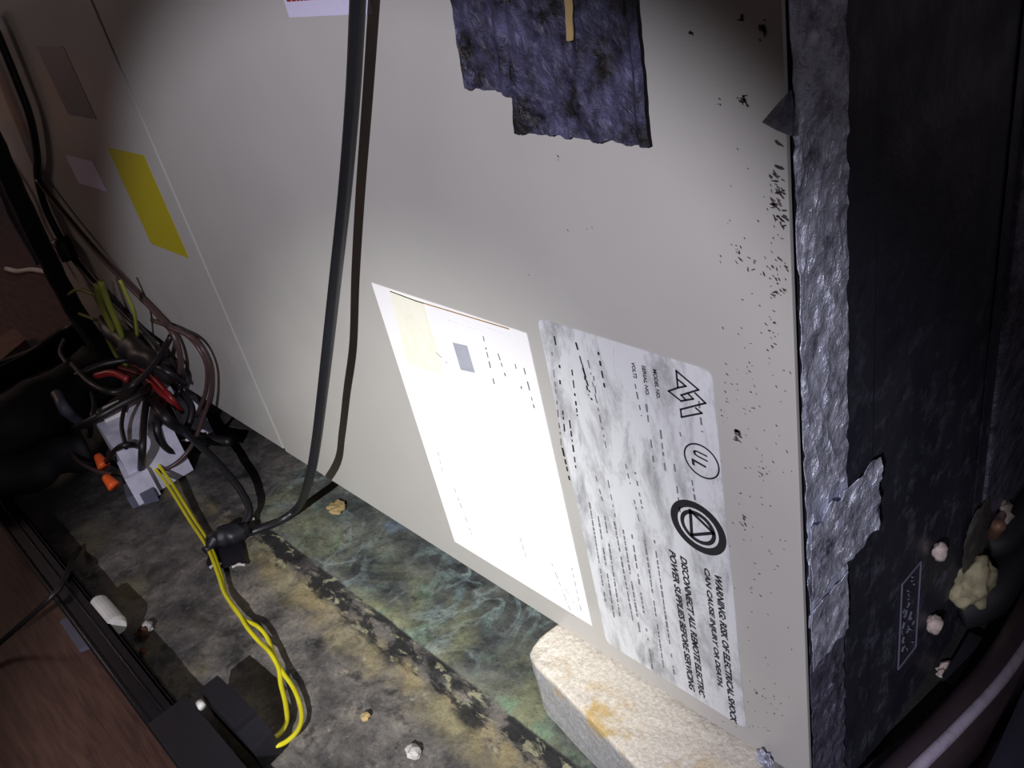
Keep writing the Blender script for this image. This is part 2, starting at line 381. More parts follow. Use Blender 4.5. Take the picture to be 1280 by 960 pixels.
# black foil tape hanging on the front
def front_patch(name, tl, tr, br, bl, amp, mat, label, h=.0006, nu=40, nv=40, seed=0, jag=.0025, fold=None):
    tl, tr, br, bl = [F(*p) for p in (tl, tr, br, bl)]
    def fn(u, v):
        p = (tl*(1-u)+tr*u)*(1-v) + (bl*(1-u)+br*u)*v
        e = min(1, max(0, (v-.8)/.2)); p.z += e*jag*noise.fractal(Vector((p.x*110, seed, 0)), 1, 2, 3)
        if u in (0, 1): p.x += jag*.35*noise.noise(Vector((p.z*120, seed, 3)))
        d = h + amp*(.5+.5*noise.fractal(Vector((p.x*45, seed*2, p.z*32)), 1, 2, 4)) + (fold(u, v) if fold else 0)
        return Vector((p.x, -d, p.z))
    o = link(name, from_bm(sheet_bm(fn, nu, nv, (0, -1, 0), .0005)), mat, AH); tag(o, label=label); return o
front_patch('foil_tape', (556, -60), (650, -60), (662, 116), (585, 109), .003, 'foil_black', 'short blackened foil tape strip hanging on the front', seed=2, fold=lambda u, v: .004*math.exp(-((u-.72)/.08)**2))
front_patch('foil_tape', (634, -60), (800, -60), (821, 178), (652, 162), .0035, 'foil_black', 'long wide blackened foil tape patch hanging on the front', .003, 60, 60, seed=5, fold=lambda u, v: .004*math.exp(-((u-.56)/.03)**2)*max(0, .75-v) + .0035*math.exp(-((u-.97)/.03)**2))
front_patch('tape_sliver', (720, -20), (730, -20), (733, 44), (725, 44), .0015, 'crumb_tan', 'tan torn sliver on the wide blackened tape', .008, 6, 20, seed=9)
bm = bmesh.new()
tri = [F(957, 150), F(975, 128), F(990, 112), F(994, 140), F(993, 168), F(975, 160)]
cen = sum(tri, Vector())/6
top = [bm.verts.new(p + Vector((0, -.0015-.002*random.random(), 0))) for p in tri]; cc = bm.verts.new(cen + Vector((0, -.0055, 0)))
low = [bm.verts.new(p + Vector((0, -.0002, 0))) for p in tri]
for k in range(6):
    j = (k+1) % 6; bm.faces.new((top[k], top[j], cc)); bm.faces.new((top[j], top[k], low[k], low[j]))
bm.faces.new(low)
tag(link('foil_scrap', from_bm(bm), 'foil_dull', AH), label='small crumpled foil corner folded onto the front')
tag(link('foil_scrap', from_bm(blob_bm(F(955, 948, .004), (.006, .003, .007), .6, 2.5, 3, 2)), 'foil', AH, False), label='crumpled foil bead at the bottom corner')

# ---- stickers; the flat rectangle of a sticker lies on the front (x, z)
def sticker(name, x0, x1, z0, z1, mat, label, h=.0004, rc=0.0, y=0):
    pts = []
    for cx, cz, a0 in ((x1-rc, z1-rc, 0), (x0+rc, z1-rc, 90), (x0+rc, z0+rc, 180), (x1-rc, z0+rc, 270)):
        for k in range(6 if rc else 1):
            a = math.radians(a0+90*k/5 if rc else a0); pts.append(Vector((cx+rc*math.cos(a), y-h, cz+rc*math.sin(a))))
    o = link(name, from_bm(poly_bm(pts, Vector((0, h-.0001, 0)))), mat, AH); tag(o, label=label); return o
OUT = Vector((0, -.00022, 0))
DOWN, RIGHT = Vector((0, 0, -1)), Vector((1, 0, 0))
# rating plate: print runs down the cabinet, letter tops to the right
RP = sticker('rating_plate', -.1718, -.0448, .0978, .3915, 'plate', 'long grey white rating plate with warning print and emblems', rc=.006)
YS = -.0004
def at_label(p): q = F(*p, .0004); q.y = YS; return q
def line(parent, body, p0, p1, height, mat='ink', bold=.02, shear=.22):
    a, b = at_label(p0), at_label(p1); L = a.z-b.z
    me = text_mesh(body, a, DOWN, RIGHT, L, height, bold, shear); return link('lettering', me, mat, parent)
line(RP, 'WARNING: RISK OF ELECTRICAL SHOCK', (893, 717), (914, 901), .0052, bold=.03)
line(RP, 'CAN CAUSE INJURY OR DEATH.', (878, 708), (895, 855), .0052, bold=.03)
line(RP, 'DISCONNECT ALL REMOTE ELECTRIC', (850, 694), (872, 867), .0052, bold=.03)
line(RP, 'POWER SUPPLIES BEFORE SERVICING', (836, 686), (860, 860), .0052, bold=.03)
line(RP, 'MODEL NO.', (816, 461), (822, 498), .0026, 'ink', .01, 0)
line(RP, 'SERIAL NO.', (802, 456), (808, 494), .0026, 'ink', .01, 0)
line(RP, 'VOLTS', (789, 452), (792, 472), .0026, 'ink', .01, 0)
# zigzag emblem
LG = lambda *q: [at_label((820+x/12, 455+y/12)) for x, y in q]
bm = stroke_bm(LG((305, 100), (640, 385), (380, 465), (450, 540), (560, 522), (480, 440)), .0011, OUT)
stroke_bm(LG((305, 100), (330, 355), (190, 405), (380, 555), (450, 540)), .0011, OUT, bm)
stroke_bm(LG((322, 225), (450, 330), (330, 355)), .0011, OUT, bm)
stroke_bm(LG((590, 435), (745, 585), (370, 680), (385, 795), (690, 735), (600, 660)), .0011, OUT, bm)
tag(link('emblem', from_bm(bm), 'ink', RP), label='outlined zigzag emblem')
# ringed letters
c = at_label((877, 576.5)); bm = ring_bm(c, .0110, .0120, OUT)
tag(link('emblem', from_bm(bm), 'ink', RP), label='thin ring around two slanted letters')
link('lettering', text_mesh('U', c+Vector((-.0052, 0, .0065)), DOWN, RIGHT, .0052, .0095, .02, .25), 'ink', RP)
link('lettering', text_mesh('L', c+Vector((-.0068, 0, -.0005)), DOWN, RIGHT, .0048, .0095, .02, .25), 'ink', RP)
# thick ring with triangle
c = at_label((872.5, 659.5)); R = .0200
bm = ring_bm(c, R*.74, R, OUT); ring_bm(c, R*.50, R*.64, OUT, bm=bm)
tri = [c + Vector((math.cos(a), 0, math.sin(a)))*R*.57 for a in (math.radians(q) for q in (118, 0, 242))]
tri = [at_label((830+x/10.67, 610+y/10.67)) for x, y in ((352, 300), (660, 600), (372, 625))]
stroke_bm(tri, R*.11, OUT, bm, True)
tag(link('emblem', from_bm(bm), 'ink', RP), label='thick black ring holding a triangle')
# unreadable small print: word-length ink dashes in real rows
def dashes(parent, rows, w, mat, seed, gap=.5):
    rnd = random.Random(seed); bm = bmesh.new()
    for p0, p1 in rows:
        a, b = at_label(p0), at_label(p1); L = (b-a).length; t = (b-a)/L; s = 0
        while s < L:
            d = min(L-s, rnd.uniform(.0015, .007)); q = a + t*s
            if rnd.random() > .12:
                ww = w*rnd.uniform(.7, 1.15)
                poly_bm([q+Vector((-ww/2, 0, 0)), q+t*d+Vector((-ww/2, 0, 0)), q+t*d+Vector((ww/2, 0, 0)), q+Vector((ww/2, 0, 0))], OUT, bm)
            s += d + rnd.uniform(.0006, .002)*gap*2
    o = link('small_print', from_bm(bm), mat, parent); o['kind'] = 'stuff'; return o
dashes(RP, [((818, 675), (843, 843)), ((806, 675), (830, 836)), ((790, 668), (816, 838)), ((779, 662), (800, 790)), ((768, 652), (792, 780)), ((756, 645), (775, 770)),
            ((747, 640), (768, 772)), ((737, 628), (757, 752))], .0014, 'ink_grey', 3)
dashes(RP, [((823, 515), (832, 590)), ((808, 505), (818, 585)), ((794, 480), (802, 520)), ((843, 580), (850, 640)), ((794, 590), (806, 650)), ((865, 600), (869, 625)),
            ((745, 595), (757, 640)), ((850, 540), (853, 552)), ((872, 485), (878, 540))], .0012, 'ink_grey', 4, 1.6)
dashes(RP, [((720, 428), (740, 500)), ((728, 455), (736, 494)), ((693, 420), (700, 460)), ((700, 475), (706, 540)), ((715, 462), (722, 520)), ((712, 525), (720, 585)), ((703, 560), (712, 600)), ((748, 440), (757, 490))], .0013, 'ink', 5, 1.1)
dashes(RP, [((735, 450), (758, 560)), ((742, 470), (752, 540)), ((690, 440), (702, 560)), ((760, 600), (770, 650)), ((782, 580), (800, 655))], .0009, 'ink_grey', 6, 1.5)
# overexposed white sheet
L1 = F(467, 354); L1b = F(740, 782)
SH = sticker('instruction_sheet', -.3560, -.1850, .1080, .3770, 'paper_white', 'bright white instruction sheet with faint print')
bm = poly_bm([at_label(p) for p in ((468, 356), (493, 365), (533, 492), (508, 484))], OUT); 
tag(link('sheet_tape', from_bm(poly_bm([at_label(p) for p in ((487, 363), (530, 377), (556, 470), (510, 455))], OUT)), 'paper_yellowed', SH), label='yellowed tape at the top of the white sheet'); bm.free()
tag(link('printed_square', from_bm(poly_bm([at_label(p) for p in ((566, 428), (584, 432), (594, 466), (576, 462))], OUT)), 'ink_pale', SH), label='pale grey printed square')
link('edge_line', from_bm(stroke_bm([at_label((488, 364)), at_label((520, 376)), at_label((560, 388)), at_label((636, 411))], .0009, OUT)), 'rust', SH)
dashes(SH, [((604, 420), (618, 480)), ((618, 428), (632, 470)), ((644, 455), (656, 500)), ((545, 440), (575, 470)), ((655, 460), (668, 510))], .0011, 'ink_grey', 9, 1.4)
dashes(SH, [((650, 672), (660, 702)), ((707, 690), (710, 698)), ((568, 610), (590, 668)), ((700, 725), (725, 765)), ((680, 725), (710, 755)), ((660, 722), (690, 742)), ((545, 555), (556, 600)), ((715, 710), (728, 770)), ((690, 705), (716, 770))], .0010, 'ink_pale', 10, 1.6)
dashes(SH, [((520, 470), (560, 487)), ((560, 400), (610, 416)), ((575, 398), (640, 420)), ((530, 480), (575, 495)), ((560, 495), (610, 512))], .0006, 'ink_pale', 11, 1)
# warning sticker cut by the top of the picture
WL = sticker('warning_sticker', -.3520, -.2570, .5695, .640, 'paper_lilac', 'white lilac sticker with red print at the top of the front')
def redrow(x0, x1, z):
    bm = bmesh.new(); x = x0; rnd = random.Random(2)
    while x < x1:
        d = rnd.uniform(.003, .005); poly_bm([Vector((x, YS, z)), Vector((x+d, YS, z)), Vector((x+d, YS, z+.008)), Vector((x, YS, z+.008))], OUT, bm); x += d+.0012
    return bm
o = link('red_print', from_bm(redrow(-.3480, -.296, .5790)), 'ink_red', WL); o['kind'] = 'stuff'
def quad_sticker(name, px, mat, label):
    q = [F(*p, .0004) for p in px]; xs = sorted(p.x for p in q); zs = sorted(p.z for p in q)
    return sticker(name, (xs[0]+xs[1])/2, (xs[2]+xs[3])/2, (zs[0]+zs[1])/2, (zs[2]+zs[3])/2, mat, label, y=.001)
quad_sticker('energy_sticker', ((140, 190), (180, 191), (231, 321), (183, 304)), 'paper_yellow', 'tall yellow sticker beside the panel seam')
quad_sticker('paper_sticker', ((46, 58), (80, 60), (118, 150), (82, 143)), 'paper_grey', 'faded grey lilac sticker high on the left panel')
quad_sticker('paper_sticker', ((84, 202), (112, 194), (128, 234), (100, 234)), 'paper_lilac', 'small pale lilac sticker on the left panel')
# mould specks on the paint
bm = bmesh.new(); rnd = random.Random(12)
def speck(p, r):
    k = rnd.randint(6, 9); st = rnd.uniform(.25, .7); t = rnd.gauss(-.6, .5); ct, sn = math.cos(t), math.sin(t); pts = []
    for i in range(k):
        a = 6.283*i/k; q = r*rnd.uniform(.45, 1.35); x, z = math.cos(a)*q*1.5, math.sin(a)*q*st
        pts.append(p + Vector((x*ct - z*sn, 0, x*sn + z*ct)))
    poly_bm(pts, Vector((0, -.0002, 0)), bm)
for px, py, nn, sx, sy, r in ((865, 41, 3, 3, 3, .0012), (928, 22, 5, 4, 5, .0012), (952, 38, 9, 5, 14, .0014), (929, 125, 8, 5, 6, .0012), (900, 128, 3, 6, 5, .0006), (975, 225, 26, 8, 26, .0012), (968, 255, 18, 8, 18, .0011),
        (978, 275, 12, 5, 12, .0013), (925, 312, 8, 6, 20, .0009), (945, 335, 8, 14, 20, .0008), (972, 350, 26, 9, 30, .0010), (985, 300, 10, 4, 50, .0007), (968, 410, 12, 10, 30, .0008), (910, 490, 12, 8, 40, .0006),
        (921, 542, 16, 2.5, 9, .0013), (955, 590, 14, 8, 18, .0007), (930, 652, 12, 5, 9, .0009), (945, 720, 10, 20, 50, .0006), (945, 865, 5, 3, 5, .0010), (960, 900, 14, 20, 30, .0006), (935, 480, 12, 14, 50, .0006), (700, 300, 5, 90, 60, .0005), (697, 198, 2, 4, 3, .0006)):
    for _ in range(nn):
        q = (px+rnd.gauss(0, sx*.55), py+rnd.gauss(0, sy*.55))
        if F(*q).x < .0005: speck(F(*q), r*rnd.uniform(.35, 1.1))
for _ in range(120):
    q = F(rnd.uniform(900, 990), rnd.uniform(180, 930))
    if q.x < .0005: speck(q, rnd.uniform(.0003, .0006))
o = link('mold_specks', from_bm(bm), 'mold', AH); o['kind'] = 'stuff'; o['label'] = 'dark mould specks spattered near the corner'

# fittings on the black end
def part_of(parent, name, bm, mat, label=None, smooth=True):
    o = link(name, from_bm(bm), mat, parent, smooth)
    if label: o['label'] = label
    return o
part_of(AH, 'plug', blob_bm(SD(1168, 780, .005), (.006, .007, .008), .25, 2, 3, 1), 'chalk', 'pale rusty drain plug beside the black pipe')
part_of(AH, 'plug', blob_bm(SD(1175, 690, .005), (.005, .006, .008), .25, 2, 3, 4), 'chalk', 'small whitish plug above the embossed outline')
part_of(AH, 'foam_seal', blob_bm(SD(1216, 728, .008), (.014, .022, .021), .38, 1.7, 4, 5), 'spray_foam', 'cream lump of spray foam around the pipe')
part_of(AH, 'foam_seal', blob_bm(SD(1222, 672, .004), (.003, .026, .032), .3, 1.6, 4, 7), 'old_sealant', 'dirty smear of old sealant above the pipe')
part_of(AH, 'copper_stub', tube_bm([SD(1236, 672, .0), SD(1243, 664, .012), SD(1249, 656, .018)], .005, 10, 4), 'copper', 'tarnished copper stub')
part_of(AH, 'foam_seal', blob_bm(SD(1252, 646, .006), (.006, .013, .011), .6, 2.2, 3, 9), 'chalk', 'whitish crust by the copper stub')

# ------------------------------------------------------------------ drain pan
X0, X1, Y0, Y1 = -1.50, .42, -.257, .74
PN = empty('drain_pan', (-.5, .2, -.012), 'black metal drain pan with mouldy silted floor under the cabinet', 'drain pan')
def pan_h(x, y):
    p = Vector((x, y, 0)); h = .0018*noise.fractal(p*22, 1, 2, 5) + .0012*noise.fractal(p*70, 1, 2, 3)
    edge = -.056 + .0016*noise.noise(Vector((x*14, 3, 0)))                   # crusted crease running along the cabinet
    h += .003*max(0, min(1, (y-edge)/.004))*(1 if y < .02 else max(0, 1-(y-.02)*30))*max(0, min(1, (x+.78)/.1))
    if -.036 < y-edge < -.001: h += .0035*max(0, noise.noise(Vector((x*38, y*70, 4))))
    return h
bm = bmesh.new(); xs = [X0+.004]
while xs[-1] < X1-.004: xs.append(xs[-1] + (.0042 if -1.0 < xs[-1] < .02 else .012))
ys = [Y0+.004]
while ys[-1] < Y1-.004: ys.append(ys[-1] + (.0042 if ys[-1] < .04 else .03))
G = [[bm.verts.new((x, y, pan_h(x, y) if y < .25 else 0)) for y in ys] for x in xs]
for i in range(len(xs)-1):
    for j in range(len(ys)-1): bm.faces.new((G[i][j], G[i+1][j], G[i+1][j+1], G[i][j+1]))
r = bmesh.ops.extrude_face_region(bm, geom=list(bm.faces))
for v in r['geom']:
    if isinstance(v, bmesh.types.BMVert): v.co.z = -.011
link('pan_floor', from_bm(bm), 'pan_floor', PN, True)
RZ = .038
box('pan_side', (X0, Y0-.003, -.011), (X1, Y0, RZ), 'pan_metal', PN)
box('pan_side', (X0, Y1, -.011), (X1, Y1+.003, RZ), 'pan_metal', PN)
box('pan_side', (X0-.003, Y0, -.011), (X0, Y1, RZ), 'pan_metal', PN)
box('pan_side', (X1, Y0, -.011), (X1+.003, Y1, RZ), 'pan_metal', PN)
box('pan_rim', (X0, Y0-.026, RZ-.003), (X1, Y0, RZ), 'pan_metal', PN, .001)
tube('rolled_edge', [(X0, Y0-.0255, RZ-.001), (X1, Y0-.0255, RZ-.001)], .0032, 'pan_metal', PN, sub=1)
tube('rolled_edge', [(X0, Y0-.0115, RZ+.0005), (X1, Y0-.0115, RZ+.0005)], .0016, 'pan_metal', PN, sub=1)

# ------------------------------------------------------------------ concrete block
bm = box_bm((0, 0, 0), (.2, .12, .0745), .004, 3)
bmesh.ops.subdivide_edges(bm, edges=[e for e in bm.edges if e.calc_length() > .03], cuts=14, use_grid_fill=True)
for v in bm.verts:
    c = v.co
    if c.x < .016 and c.y < .016:                                           # worn round corner
        k = Vector((.016-c.x, .016-c.y)); 
        if k.length > .016: k = k.normalized()*.016; c.x = .016-k.x; c.y = .016-k.y
    if c.z > .066: c.z -= .010*max(0, 1-math.hypot(c.x, c.y)/.022)
    d = .0009*noise.fractal(c*55, 1, 2, 4); c += v.normal*d
bm.normal_update()
me = from_bm(bm); me.transform(Matrix.Translation((-.2405, -.036, .0035)) @ Matrix.Rotation(math.radians(-9), 4, 'Z') @ Matrix.Rotation(math.radians(1.3), 4, 'Y'))
tag(link('concrete_block', me, 'concrete'), 'pale grey concrete block with yellow stains propped under the cabinet edge', 'block')

# ------------------------------------------------------------------ cords
C1 = empty('power_cord', P(300, 668, 0), 'thick black cord hanging down the cabinet front to the pan floor', 'cord')
tube('cord', [F(452, -120, .018), F(447, 5, .0175), F(441, 120, .0175), F(431, 240, .0205), F(419, 350, .029), F(409, 440, .040), F(402, 500, .042), F(395, 555, .046), F(387, 597, .049), P(374, 632, .035), P(352, 650, .016), P(326, 661, .009), P(300, 670, .009)], .0047, 'cord', C1, n=14)
part_of(C1, 'splice', tube_bm([P(312, 660, .017), P(292, 668, .018), P(272, 672, .017), P(258, 690, .013)], lambda t: .007+.007*math.sin(math.pi*min(1, t*1.05)), 12, 6, wob=.006, ws=90), 'black_plastic', 'lumpy black taped splice')
part_of(C1, 'torn_tape', poly_bm([P(*p, .006) for p in ((262, 690), (284, 676), (300, 672), (308, 704), (290, 708), (270, 712), (258, 706))], Vector((0, 0, .0012))), 'black_plastic', 'torn black tape patch', False)
for q in ((297, 661, 318, 648), (262, 710, 276, 705), (290, 709, 306, 706)):
    part_of(C1, 'torn_edge', tube_bm([P(q[0], q[1], .013 if q[1] < 670 else .009), P((q[0]+q[2])/2, (q[1]+q[3])/2-2, .014 if q[1] < 670 else .009), P(q[2], q[3], .013 if q[1] < 670 else .009)], .0018, 6, 3, wob=.0015, ws=300), 'crumb_white', 'frayed white tape edge')
C2 = tag(link('branch_cord', from_bm(tube_bm([P(300, 664, .012), P(312, 640, .022), P(302, 615, .032), P(286, 594, .040), P(264, 570, .050), P(240, 548, .060), P(215, 525, .068), P(195, 505, .07)], .0048, 12)), 'cord', None, True), 'black cord rising from the taped splice to the wire tangle', 'cord')

# ------------------------------------------------------------------ float switch with yellow leads
FS = empty('float_switch', P(285, 885, 0), 'small black box switch clipped on the pan rim with two yellow leads', 'switch')
c = [P(*p, .046) for p in ((248, 863), (272, 844), (319, 888), (293, 911))]
part_of(FS, 'switch_body', poly_bm(c, Vector((0, 0, -.036))), 'black_plastic', None, False)
u = (c[3]-c[0]).normalized(); w = (c[1]-c[0])
part_of(FS, 'switch_nose', poly_bm([c[3]+Vector((0, 0, -.006)), c[2]+Vector((0, 0, -.006)), c[2]+u*.022+Vector((0, 0, -.012)), c[3]+u*.024+Vector((0, 0, -.012))], Vector((0, 0, -.026))), 'black_plastic', None, False)
part_of(FS, 'rim_clip', box_bm((c[0].x-.01, Y0-.027, RZ+.0008), (c[3].x+.05, Y0+.012, RZ+.004), .001), 'black_plastic', None, False)
part_of(FS, 'clip_screw', tube_bm([P(249, 878, .05), P(253, 884, .05)], .0035, 8, 1), 'white_plastic', 'white clip screw')
Y1p = [P(320, 932, .020), P(350, 931, .016), P(372, 913, .013), P(377, 890, .012), P(368, 862, .012), P(352, 838, .012), P(342, 818, .012), P(334, 797, .012), P(322, 783, .013), P(306, 775, .012), P(296, 765, .011), P(283, 744, .010), P(275, 715, .011), P(262, 680, .012), P(243, 650, .014), P(228, 625, .018), P(212, 600, .026), P(196, 578, .04)]
Y2p = [P(326, 925, .020), P(346, 920, .016), P(358, 903, .013), P(357, 880, .012), P(351, 855, .012), P(348, 835, .014), P(337, 815, .016), P(322, 800, .013), P(308, 783, .015), P(298, 766, .015), P(281, 742, .013), P(272, 716, .013), P(259, 684, .014), P(238, 652, .016), P(222, 626, .019), P(205, 600, .028), P(185, 575, .042)]
tag(tube('lead_wire', Y1p, .0023, 'wire_yellow', FS, n=8), label='yellow lead wire'); tag(tube('lead_wire', Y2p, .0023, 'wire_yellow', FS, n=8), label='yellow lead wire')

# ------------------------------------------------------------------ bits on and by the rim
tag(link('rim_cable', from_bm(tube_bm([P(-40, 838, -.004), P(0, 803, .004), P(40, 768, .030), P(66, 744, RZ+.008), P(82, 722, RZ+.006), P(90, 700, .02), P(100, 685, .006)], .0032, 8)), 'wire_black', None, True), 'thin dark cable crossing over the pan rim from the wood deck', 'cable')
me = from_bm(tube_bm([P(122, 753, .030), P(124, 755, .030), P(146, 781, .030), P(148, 784, .030)], lambda t: .0105 if .2 < t < .9 else .0085, 18, 1)); tag(link('plastic_clip', me, 'white_plastic', None), 'short white plastic peg beside the pan rim', 'clip')
q = [P(*p, -.006) for p in ((74, 777), (86, 770), (113, 806), (98, 812))]
tag(link('paper_tab', from_bm(poly_bm(q, Vector((0, 0, -.005)))), 'blue_grey'), 'blue grey tab lying on the wood deck by the rim', 'tab')
def crumb(px, py, r, mat, label, seed, z=.002, group=None):
    c = P(px, py, z+r*.5); tag(link('crumb', from_bm(blob_bm(c, (r, r*.8, r*.7), .5, 1.7, 2, seed)), mat, None), label, 'debris', group)
crumb(517, 940, .0075, 'crumb_white', 'white crumpled crumb on the pan floor left of the concrete block', 1, .001)
crumb(457, 896, .0045, 'crumb_tan', 'small tan crumb in the middle of the pan floor', 2)
crumb(184, 783, .0075, 'crumb_white', 'pale flaky crumb near the white peg by the rim', 3)
crumb(178, 791, .0085, 'crumb_brown', 'dark brown crumb touching the pale flaky crumb near the rim', 5)
crumb(179, 814, .005, 'crumb_brown', 'little red brown crumb near the rim', 6)
me = from_bm(blob_bm(P(421, 634, .006), (.013, .011, .002), .5, 2, 3, 8)); tag(link('crumb', me, 'crumb_tan'), 'flat tan scrap lying under the cabinet edge beside the hanging cord', 'debris')

# ------------------------------------------------------------------ wire tangle and control box
CB = empty('control_box', P(170, 550, 0), 'pale grey control box buried in tangled wires against the cabinet', 'control box')
def facing_box(name, px, z1, z0, mat, label=None, parent=CB):
    return part_of(parent, name, poly_bm([P(*p, z1) for p in px], Vector((0, 0, z0-z1))), mat, label, False)
facing_box('box_body', ((112, 517), (186, 488), (212, 528), (146, 566)), .085, .004, 'grey_plastic')
facing_box('box_lid', ((120, 512), (148, 500), (156, 512), (130, 524)), .092, .0855, 'white_plastic', 'white corner of the lid')
facing_box('box_body', ((200, 480), (228, 468), (244, 492), (216, 506)), .072, .004, 'grey_plastic', 'small pale box beside the main one')
facing_box('terminal_block', ((146, 578), (172, 566), (184, 586), (156, 600)), .048, .004, 'grey_plastic', 'small pale terminal block')
facing_box('lower_sleeve', ((152, 598), (188, 590), (192, 612), (158, 622)), .020, .0, 'blue_grey', 'blue grey sleeve under the box')
for k, (a, b) in enumerate((((130, 583), (122, 570)), ((143, 608), (132, 596)))):
    tag(tube('wire_nut', [P(*a, .035), P((a[0]+b[0])/2, (a[1]+b[1])/2, .040), P(*b, .044)], lambda t: .0085*(1-.35*t), 'orange', CB, n=10, sub=3), label='orange wire nut')
def wires(name, lst, parent=None):
    for pts, r, mat, label in lst:
        o = tube(name, pts, r, mat, parent, n=8); 
        if label: o['label'] = label
wires('wire', [
    ([P(150, 460, .10), P(178, 470, .11), P(200, 490, .10), P(222, 510, .08)], .004, 'wire_red', 'red wire'),
    ([P(165, 455, .10), P(190, 470, .112), P(212, 495, .105), P(228, 515, .07)], .0035, 'wire_red', 'red wire'),
    ([P(84, 540, .05), P(110, 528, .10), P(150, 506, .112), P(182, 488, .11), P(190, 470, .09)], .0055, 'wire_black', None),
    ([P(176, 600, .02), P(178, 560, .09), P(180, 525, .098), P(184, 496, .098), P(188, 470, .09)], .0050, 'wire_black', None),
    ([P(112, 545, .02), P(115, 525, .094), P(118, 505, .096), P(112, 480, .07)], .0040, 'wire_black', None),
    ([P(190, 500, .095), P(205, 520, .095), P(222, 535, .07), P(255, 548, .04), P(290, 552, .03)], .0075, 'wire_black', None),
    ([P(205, 470, .10), P(226, 490, .088), P(240, 512, .07), P(230, 540, .05), P(206, 560, .04)], .0050, 'wire_black', None),
    ([P(130, 580, .03), P(148, 560, .09), P(165, 556, .09), P(190, 562, .05), P(230, 560, .03)], .0040, 'wire_black', None),
    ([F(208, 408, .012), F(244, 425, .012), F(262, 455, .012), F(264, 488, .014), F(254, 522, .026), P(238, 560, .045), P(212, 584, .032), P(172, 593, .030), P(130, 591, .032), P(100, 578, .04), P(84, 560, .05)], .0028, 'wire_brown', 'brown wire loop around the box'),
    ([F(190, 400, .010), F(232, 418, .010), F(256, 450, .010), F(258, 486, .014), F(246, 520, .024)], .0028, 'wire_brown', 'brown wire loop around the box'),
    ([P(95, 470, .13), P(130, 455, .135), P(170, 450, .13), F(205, 462, .03), F(232, 480, .012)], .0050, 'wire_black', None),
    ([P(90, 455, .13), P(112, 478, .135), P(140, 490, .13), P(168, 480, .125), F(196, 452, .03), F(214, 420, .010)], .0042, 'wire_black', None),
    ([P(205, 500, .09), P(196, 530, .09), P(204, 556, .06), P(224, 570, .03)], .0055, 'wire_black', None),
    ([P(158, 560, .09), P(152, 530, .10), P(160, 500, .11), P(176, 480, .11)], .0030, 'wire_black', None),
    ([P(215, 500, .09), F(226, 486, .014), F(230, 470, .012), F(222, 450, .010)], .0034, 'wire_black', None),
    ([P(120, 470, .13), P(140, 466, .135), P(160, 474, .13)], .0050, 'wire_red', 'dull red wire'),
    ([P(205, 545, .05), P(235, 550, .04), P(260, 540, .045)], .0020, 'white_plastic', 'thin pale wire'),
], CB)
part_of(CB, 'wire_bundle', tube_bm([F(128, 402, .024), F(152, 424, .026), F(176, 440, .026), F(200, 456, .024), F(216, 476, .020)], lambda t: .010+.008*math.sin(3.14*t), 12, 6, wob=.006, ws=60), 'wire_black', 'black taped wire bundle against the panel')
# dark lump of insulated line behind the box
IL = empty('insulated_line', P(60, 560, 0), 'fat black insulated line lying across the pan left of the control box', 'insulated line')
part_of(IL, 'foam_sleeve', tube_bm([P(-60, 560, .10), P(20, 540, .085), P(75, 500, .075), P(126, 468, .068)], .043, 16, 8, wob=.02, ws=18), 'black_foam')
part_of(IL, 'foam_sleeve', tube_bm([P(-60, 600, .085), P(30, 590, .055), P(84, 566, .036), P(108, 556, .034)], .028, 14, 8, wob=.014, ws=22), 'black_foam')
part_of(IL, 'strap', tube_bm([P(70, 492, .125), P(80, 510, .115), P(92, 522, .09), P(112, 532, .06)], .007, 8, 6, wob=.002, ws=60), 'blue_grey', 'dull grey strap')
part_of(IL, 'strap', tube_bm([P(80, 425, .12), P(75, 440, .12), P(84, 455, .115)], .003, 8, 6), 'blue_grey', 'dull grey strap')
# thick insulated pipe and thin wires along the left panel
tag(link('insulated_pipe', from_bm(tube_bm([F(-60, 60, .03), F(-5, 185, .03), F(30, 262, .03), F(62, 328, .03), F(92, 385, .03), F(120, 428, .03), F(142, 458, .03)], .0145, 14, wob=.002, ws=40)), 'black_foam', None, True), 'black foam sleeved pipe slanting down in front of the left panel', 'pipe')
tag(link('hanging_wire', from_bm(tube_bm([F(-14, 20, 0.0088), F(0, 50, 0.0088), F(22, 104, 0.0088), F(38, 148, 0.0088), F(46, 192, 0.0088), F(47, 222, 0.0085), F(58, 262, 0.0081), F(82, 308, 0.0076), F(112, 348, 0.0074), F(142, 378, 0.0066), F(176, 412, 0.0060), F(196, 436, .018), F(206, 462, .022)], .005, 10)), 'wire_black', None, True), 'upper dark wire hanging before the left panel', 'wire')
tag(link('hanging_wire', from_bm(tube_bm([F(47, 224, 0.0098), F(62, 244, 0.0091), F(88, 276, 0.0082), F(124, 318, 0.0074), F(160, 356, 0.0066), F(196, 392, 0.0060), F(218, 420, .008), F(226, 452, .012), F(222, 478, .016)], .004, 10)), 'wire_brown', None, True), 'thinner brown wire branching off the dark hanging wire', 'wire')
tag(link('wire_connector', from_bm(tube_bm([F(74, 298, .014), F(88, 324, .014)], lambda t: .0125, 8, 3, wob=.003, ws=80)), 'black_plastic', None, True), 'black taped connector hanging on the dark wire', 'connector')
OS = empty('ground_strands', P(130, 470, 0), 'frayed olive yellow strands rising from the wire tangle', 'wire')
